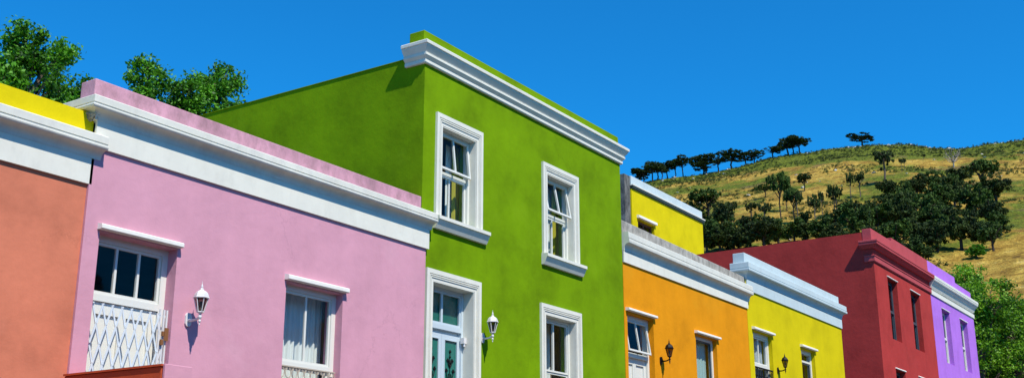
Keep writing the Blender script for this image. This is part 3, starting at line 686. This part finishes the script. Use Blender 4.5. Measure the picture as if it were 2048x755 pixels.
def limb(bm, rng, a, b, r0, r1, bend=.12, seg=6, n=5):
    a, b = Vector(a), Vector(b); L_ = (b-a).length; pts = []
    off = Vector(rng.normal(size=3))*L_*bend
    for i in range(n+1):
        t = i/n; pts.append(a.lerp(b, t) + off*math.sin(math.pi*t)*.6 + Vector(rng.normal(size=3))*L_*.012)
    pts[0] = a; pts[-1] = b
    tube(bm, pts, [r0+(r1-r0)*i/n for i in range(n+1)], seg)
def leafy_tree(name, base, lobes, seed, label, leafm, leaf=.058, nclump=150, per=85, group='leafy trees behind the houses', rclump=.33):
    """lobes: world ellipsoids (x,y,z,rx,ry,rz). Limbs run from the trunk into each lobe, clumps hang on the twigs"""
    rng = np.random.default_rng(seed)
    r = empty(name, base, label, 'tree', group)
    bm = bmesh.new(); lob = np.array(lobes); cen = lob[:, :3].mean(0)
    fork = Vector((base[0]*.5+cen[0]*.5, base[1]*.5+cen[1]*.5, base[2]+(lob[:, 2].min()-base[2])*.72))
    limb(bm, rng, base, fork, .26, .2, .03, 10, 6)
    cl = []
    for (x, y, z, rx, ry, rz) in lobes:
        c0 = Vector((x, y, z-rz*.35)); limb(bm, rng, fork, c0, .12, .05, .1, 6, 6)
        k = int(nclump*(rx*ry*rz)**(1/1.5)/2.0)+8
        d = rand_dirs(rng, k); rad = rng.uniform(.25, 1.0, k)**.45
        for i in range(k):
            p = Vector((x+d[i, 0]*rx*rad[i], y+d[i, 1]*ry*rad[i], z+d[i, 2]*rz*rad[i]))
            if rng.random() < .6: limb(bm, rng, c0, p, .028, .007, .1, 4, 4)
            cl.append((p.x, p.y, p.z, rclump*rng.uniform(.55, 1.2)))
    obj('trunk', bm, M['bark'], r)
    P, U, V_ = foliage(rng, cl, per, leaf, .5)
    me = quads_mesh('crown', P-np.array(base), U, V_, leafm); o = bpy.data.objects.new('crown', me); C.objects.link(o); o.parent = r
    return r
g0 = base_z(15)+0
leafy_tree('leafy_tree', (14.6, 24.5, g0), [(13.2, 24, 8.6, 1.6, 1.4, 1.5), (14.9, 24, 9.6, 1.1, 1.1, 1.1), (15.9, 24.3, 8.8, 1.3, 1.2, 1.3), (14.75, 24, 11.05, .5, .5, .6), (15.6, 24, 11.1, .32, .3, .32), (13.0, 24, 10.2, .8, .8, .7), (16.5, 24.4, 8.9, 1.0, 1.0, 1.1), (15.2, 24.2, 8.2, 1.4, 1.1, 1.2), (14.0, 24.5, 8.9, 1.2, 1.0, 1.0), (16.5, 24, 9.9, .7, .7, .7), (12.4, 24.5, 9.5, 1.2, 1.2, 1.1), (14.2, 24.6, 7.4, 1.8, 1.4, 1.5), (16.1, 24.6, 7.6, 1.2, 1.2, 1.6), (13.9, 23.9, 9.9, .7, .7, .6)], 1, 'large leafy tree with bare topmost twigs behind the coral house', M['leaf'])
leafy_tree('leafy_tree', (18.4, 24.8, g0), [(18.6, 24.3, 11.5, .5, .5, .65), (18.35, 24.3, 10.3, .95, .8, .6), (17.8, 24.4, 10.1, .7, .7, .6), (18.8, 24.5, 9.6, 1.3, 1.0, 1.0), (18.0, 24.6, 9.2, 1.4, 1.0, 1.0)], 2, 'leafy tree with narrow peak above the pink parapet', M['leaf'])
leafy_tree('leafy_tree', (19.9, 24.8, g0), [(19.85, 24.3, 11.4, .6, .6, .6), (19.85, 24.3, 10.4, .85, .8, .75), (19.5, 24.5, 9.8, 1.2, 1.0, .9), (20.4, 24.6, 9.7, 1.0, 1.0, .9)], 3, 'small round leafy tree, middle of three above the pink parapet', M['leaf'])
leafy_tree('leafy_tree', (21.3, 24.8, g0), [(21.1, 24.3, 12.2, .6, .6, .55), (21.0, 24.3, 11.1, .95, .9, .75), (21.8, 24.4, 11.3, .65, .7, .5), (21.0, 24.6, 10.2, 1.2, 1.0, .9), (22.2, 24.6, 10.8, .9, .9, .7), (22.7, 24.6, 11.5, .6, .6, .45)], 4, 'broad leafy tree touching the roofline of the green house', M['leaf'])
gz = base_z(55)
def lobes_in(seed, n, cx, cy, cz, rx, ry, rz, r0, r1):
    rng = np.random.default_rng(seed); out = []
    for _ in range(n):
        d = rand_dirs(rng, 1)[0]*rng.uniform(.2, 1)**.5; q = rng.uniform(r0, r1)
        out.append((cx+d[0]*rx, cy+d[1]*ry, cz+d[2]*rz, q, q*.9, q*.8))
    return out
leafy_tree('street_tree', (57.5, 12.5, gz), lobes_in(61, 20, 57.8, 11.6, 7.4, 4.2, 1.8, 3.2, .8, 1.5), 5, 'bright green leafy tree beyond the purple house', M['leaf_bright'], .075, 55, 80, 'bright trees past the end of the row', .42)
leafy_tree('street_tree', (64, 11.5, gz), lobes_in(62, 20, 63.5, 10.6, 8.0, 4.0, 1.6, 2.8, .9, 1.5), 7, 'dark leafy tree with pale twigs at the right edge of the photo', M['leaf_bright'], .08, 50, 75, 'bright trees past the end of the row', .45)
leafy_tree('street_tree', (66, 13.5, gz), lobes_in(63, 16, 66.2, 13.2, 10.6, 4.0, 1.4, 2.2, .8, 1.4), 6, 'yellow green leafy tree rising over the purple parapet', M['leaf_bright'], .085, 50, 75, 'bright trees past the end of the row', .5)

# ---- hillside trees: one of each kind, copied with their parts
def unit_tree(kind, seed, needle):
    """height 1, crown width about 1 unit in x and y before the copies are scaled"""
    rng = np.random.default_rng(seed); cl = []; bm = bmesh.new()
    if kind == 'umbrella_pine':
        limb(bm, rng, (0, 0, -.1), (.02, 0, .62), .030, .022, .03, 6, 5)
        for k in range(9):
            a = k*.7+rng.uniform(0, .5); q = rng.uniform(.18, .42)
            limb(bm, rng, (.01, 0, rng.uniform(.42, .62)), (q*math.cos(a), q*math.sin(a), rng.uniform(.70, .84)), .016, .006, .08, 4, 4)
        lob = [(rng.uniform(-.30, .30), rng.uniform(-.30, .30), rng.uniform(.66, .90), rng.uniform(.13, .25)) for _ in range(6)] + [(0, 0, .84, .27)]
        for i in range(105):
            x, y, z, rr = lob[rng.integers(0, 7)]; d = rand_dirs(rng, 1)[0]
            cl.append((x+d[0]*rr, y+d[1]*rr, z+d[2]*rr*.38, rng.uniform(.035, .08)))
    elif kind == 'slim_pine':
        limb(bm, rng, (0, 0, -.1), (.03, .02, .86), .05, .03, .025, 6, 6)
        for k in range(6):
            a = k*1.1; limb(bm, rng, (.03, .02, rng.uniform(.55, .8)), (.35*math.cos(a), .35*math.sin(a), rng.uniform(.72, .9)), .02, .008, .08, 4, 3)
        for i in range(48):
            a = rng.uniform(0, 6.28); q = rng.uniform(0, 1)**.5*.42; cl.append((q*math.cos(a), q*math.sin(a), rng.uniform(.72, .96)-q*.15, rng.uniform(.05, .085)))
        for i in range(3): cl.append((rng.uniform(-.2, .2), rng.uniform(-.2, .2), rng.uniform(.5, .7), .04))
    else:
        limb(bm, rng, (0, 0, -.1), (.02, 0, .5), .045, .03, .05, 6, 4)
        for k in range(7):
            a = k*.9; limb(bm, rng, (0, 0, rng.uniform(.2, .45)), (.33*math.cos(a), .33*math.sin(a), rng.uniform(.4, .75)), .02, .008, .1, 4, 3)
        lob = [(rng.uniform(-.26, .26), rng.uniform(-.26, .26), rng.uniform(.28, .80), rng.uniform(.16, .26)) for _ in range(12)]
        for i in range(190):
            x, y, z, rr = lob[rng.integers(0, 12)]; d = rand_dirs(rng, 1)[0]
            cl.append((x+d[0]*rr, y+d[1]*rr, max(.12, z+d[2]*rr*.8), rng.uniform(.045, .10)))
    per = 30 if kind != 'bushy_pine' else 34
    P, U, V_ = foliage(rng, cl, per, .036 if kind != 'slim_pine' else .05, .3)
    e = empty(kind, (0, 0, 0)); obj('trunk', bm, M['bark_dark'] if kind != 'slim_pine' else M['bark'], e)
    o = bpy.data.objects.new('crown', quads_mesh('crown', P, U, V_, needle)); C.objects.link(o); o.parent = e
    return e
UMB = [(492.5, 250.5, 7.0, 7.5), (490.9, 248.0, 7.1, 7.5), (494.0, 241.5, 8.4, 7.0), (486.5, 240.3, 9.3, 7.4), (490.4, 237.2, 6.5, 6.5), (496.3, 237.0, 8.9, 7.5), (497.9, 233.6, 7.7, 7.0), (499.6, 230.0, 8.6, 6.5), (500.1, 218.6, 9.0, 8.4), (496.7, 216.3, 5.2, 8.9), (503.3, 212.7, 8.1, 8.4), (509.4, 207.5, 8.3, 10.0), (511.5, 201.7, 5.8, 8.4), (511.5, 197.0, 7.1, 6.9), (514.0, 188.0, 6.5, 8.4), (518.8, 182.0, 8.0, 8.4), (518.7, 175.9, 8.5, 8.3), (519.9, 179.4, 5.8, 7.4), (529.1, 148.5, 6.5, 9.2)]
UMB2 = [(319.4, 139.0, 11.8, 12.2), (381.4, 128.7, 6.0, 6.1), (321.6, 116.4, 13.4, 6.7), (313.6, 109.4, 11.6, 5.3), (341.4, 121.4, 12.6, 5.5), (376.1, 141.6, 5.8, 6.5), (358.4, 65.0, 13.9, 10.1), (303.7, 89.3, 7.1, 8.3)]
SLIM = [(351.0, 103.4, 9.5, 2.9), (358.5, 102.5, 7.4, 3.6), (322.0, 100.0, 10.1, 4.1), (323.6, 99.8, 9.4, 3.6), (306.1, 100.8, 10.4, 3.1), (317.9, 102.4, 10.2, 1.5), (323.3, 132.4, 6.4, 3.1), (323.6, 126.5, 6.7, 3.7), (314.6, 118.9, 6.4, 3.9), (427.8, 105.8, 5.5, 1.5), (434.9, 106.4, 5.2, 1.6), (392.6, 103.0, 12.6, 6.4), (313.1, 108.2, 10.7, 2.6), (474.0, 107.8, 2.7, 1.7)]
BUSH = [(359.3, 94.0, 4.7, 5.5), (352.0, 87.8, 4.6, 5.3), (363.3, 85.9, 5.2, 6.1), (369.6, 82.1, 5.6, 6.5), (380.2, 79.6, 4.8, 5.6), (385.6, 77.5, 6.3, 7.3), (351.1, 60.5, 6.9, 8.1), (330.6, 62.7, 6.8, 7.9), (343.6, 70.7, 6.4, 7.4), (329.1, 73.4, 6.9, 8.0), (320.5, 78.8, 6.8, 7.9), (316.3, 82.5, 6.1, 7.0), (309.2, 86.1, 5.3, 6.1), (296.0, 69.2, 7.1, 8.3), (289.4, 73.2, 7.0, 8.2), (287.8, 78.4, 6.2, 7.2), (280.7, 82.0, 6.1, 7.1), (293.4, 90.0, 4.6, 5.3), (300.3, 53.6, 6.1, 7.1), (288.2, 49.4, 4.6, 5.3), (273.3, 55.7, 7.6, 8.9), (272.3, 48.7, 4.9, 5.7), (288.4, 62.7, 6.4, 7.5), (270.4, 60.6, 5.0, 5.8), (272.7, 65.2, 5.7, 6.7), (259.1, 63.6, 4.3, 5.0), (257.8, 59.9, 2.1, 2.5), (264.1, 68.7, 5.6, 6.5), (277.6, 90.0, 4.8, 5.6), (278.7, 94.5, 4.4, 5.2), (272.6, 85.5, 4.3, 5.0), (265.8, 79.6, 4.5, 5.3), (265.2, 74.1, 5.1, 5.9), (280.2, 98.1, 4.9, 5.7), (279.5, 101.9, 5.2, 6.0), (276.7, 105.0, 5.6, 6.5), (276.7, 109.1, 5.7, 6.6), (277.0, 113.5, 6.2, 7.2), (274.9, 116.9, 6.4, 7.4), (273.4, 119.8, 5.7, 6.6), (289.8, 129.9, 6.1, 7.1), (301.9, 119.6, 4.2, 4.9), (300.3, 112.2, 4.1, 4.8), (318.0, 141.5, 6.7, 7.8), (316.5, 133.3, 5.8, 6.7), (336.3, 153.1, 5.7, 6.6), (301.6, 116.4, 3.7, 4.3), (308.5, 104.7, 3.2, 3.7)]
rnd = random.Random(5)
ORD = ['first', 'second', 'third', 'fourth', 'fifth', 'sixth', 'seventh', 'eighth', 'ninth', 'tenth', 'eleventh', 'twelfth', 'thirteenth', 'fourteenth', 'fifteenth', 'sixteenth', 'seventeenth', 'eighteenth', 'nineteenth', 'twentieth']
def from_left(spots, text):
    order = sorted(range(len(spots)), key=lambda i: -math.atan2(spots[i][1], spots[i][0]))
    return lambda i: text % ORD[order.index(i)]
def thicket(i):
    x, y = BUSH[i][0], BUSH[i][1]; az = math.degrees(math.atan2(y, x))
    if az > 17.5: return 'dark bushy pine in the low band left of the crimson parapet corner'
    if az > 13.2 and math.hypot(x, y) < 300: return 'dark bushy pine in the low row just above the crimson side wall'
    if az < 11.3: return 'rounded green pine at the right end of the hillside thicket'
    return 'dark green pine crown packed in the middle of the hillside thicket'
def plant(kind, spots, needles, seeds, label, group, wscale=1.0, hscale=1.0):
    protos = [unit_tree(kind, s, n) for s, n in zip(seeds, needles)]; used = set()
    for i, (x, y, hgt, wid) in enumerate(spots):
        k = i % len(protos)
        o = protos[k] if k not in used else copy_tree(protos[k]); used.add(k)
        o.location = (x, y, terr(x, y)-.15); o.rotation_euler = (0, 0, rnd.uniform(0, 6.28)); q = rnd.uniform(.85, 1.2); o.scale = (wid*wscale*q, wid*wscale*rnd.uniform(.85, 1.15), hgt*hscale*rnd.uniform(.88, 1.15))
        lab = label(i) if callable(label) else label
        tag(o, lab, 'tree', group)
plant('umbrella_pine', UMB, [M['needle']]*5, [101, 102, 103, 106, 107], from_left(UMB, '%s from the left of the dark flat-topped pines on the hill crest'), 'umbrella pines along the hill crest', 1.65, 1.05)
plant('umbrella_pine', UMB2, [M['needle_green'], M['needle'], M['needle_green']], [104, 105, 108], from_left(UMB2, '%s from the left of the umbrella pines below the crest'), 'umbrella pines on the hillside', 1.08)
plant('slim_pine', SLIM, [M['needle']]*2, [111, 112], from_left(SLIM, '%s from the left of the thin tuft-topped pines on the dry slope'), 'slim pines on the hillside', 1.3)
plant('bushy_pine', BUSH, [M['needle'], M['needle_green'], M['needle'], M['needle_green'], M['needle_green'], M['needle']], [121, 122, 123, 124, 125, 126], thicket, 'bushy pines in the hillside thicket', 1.25, 1.45)
# dead tree, bright shrub
def dead_tree(x, y, hh):
    rng = np.random.default_rng(77); z = terr(x, y); r = empty('dead_tree', (x, y, z), 'pale leafless dead tree on the green upper slope', 'tree')
    bm = bmesh.new(); top = (x, y, z+hh*.3); limb(bm, rng, (x, y, z-.3), top, .35, .25, .03, 6, 3)
    for k in range(16):
        a = k*.8; q = (x+hh*.75*math.cos(a)*rng.uniform(.4, 1), y+hh*.75*math.sin(a)*rng.uniform(.4, 1), z+hh*rng.uniform(.6, 1)); limb(bm, rng, top, q, .16, .05, .1, 5, 4)
        for _ in range(3):
            v = Vector(rng.normal(size=3))*hh*.16; limb(bm, rng, Vector(q).lerp(Vector(top), .3), Vector(q)+v, .07, .03, .1, 4, 3)
    obj('trunk', bm, M['pale_bark'], r)
dead_tree(456.2, 92.6, 6.5)
e = unit_tree('shrub', 131, M['leaf']); e.name = 'shrub'; e.location = (262.5, 50.5, terr(262.5, 50.5)-.1); e.scale = (5.0, 5.0, 3.4); tag(e, 'bright green rounded shrub at the foot of the dark pine thicket', 'shrub')
# low scrub and stones nobody could count
def scrub():
    rng = np.random.default_rng(9); P_, U_, V2 = [], [], []
    n = 0
    while n < 5200:
        az = rng.uniform(6, 31); r_ = rng.uniform(235, 552); x, y = r_*math.cos(R(az)), r_*math.sin(R(az))
        dens = noise.noise(Vector((x/30, y/30, 11)))
        if r_ > 500: dens += .45
        if r_ < 330 and az < 12: dens -= .4
        if dens < rng.uniform(-.05, .45): continue
        s = rng.uniform(.3, 1.15)*(1 if r_ < 500 else 1.15); z = terr(x, y)
        cl = [(x+rng.normal()*s*.4, y+rng.normal()*s*.4, z+s*rng.uniform(.1, .5), s*.55) for _ in range(3)]
        P, U, V_ = foliage(rng, cl, 14, s*.22, .5); P_.append(P); U_.append(U); V2.append(V_); n += 1
    o = bpy.data.objects.new('scrub', quads_mesh('scrub', np.vstack(P_), np.vstack(U_), np.vstack(V2), leafmat('scrub_leaf', (.018, .036, .008), (.10, .13, .022), .2, .035, .85)))
    C.objects.link(o); tag(o, 'low green scrub scattered over the dry hillside', 'scrub', kind='stuff')
scrub()
def stones():
    rng = np.random.default_rng(19); bm = bmesh.new()
    for _ in range(170):
        az = rng.uniform(7, 30); r_ = rng.choice([rng.uniform(300, 540), rng.uniform(540, 552)]); x, y = r_*math.cos(R(az)), r_*math.sin(R(az)); z = terr(x, y); s = rng.uniform(.25, .9)
        mtx = Matrix.Translation((x, y, z+s*.15)) @ Matrix.Rotation(rng.uniform(0, 6), 4, 'Z') @ Matrix.Diagonal((s*1.4, s, s*.6, 1))
        res = bmesh.ops.create_icosphere(bm, subdivisions=1, radius=1, matrix=mtx)
        for v in res['verts']: v.co += Vector(rng.normal(size=3))*s*.15
    o = obj('stones', bm, plaster('pale_stone', (.48, .44, .38))); tag(o, 'pale stones scattered over the hillside and crest', 'stones', kind='stuff')
stones()
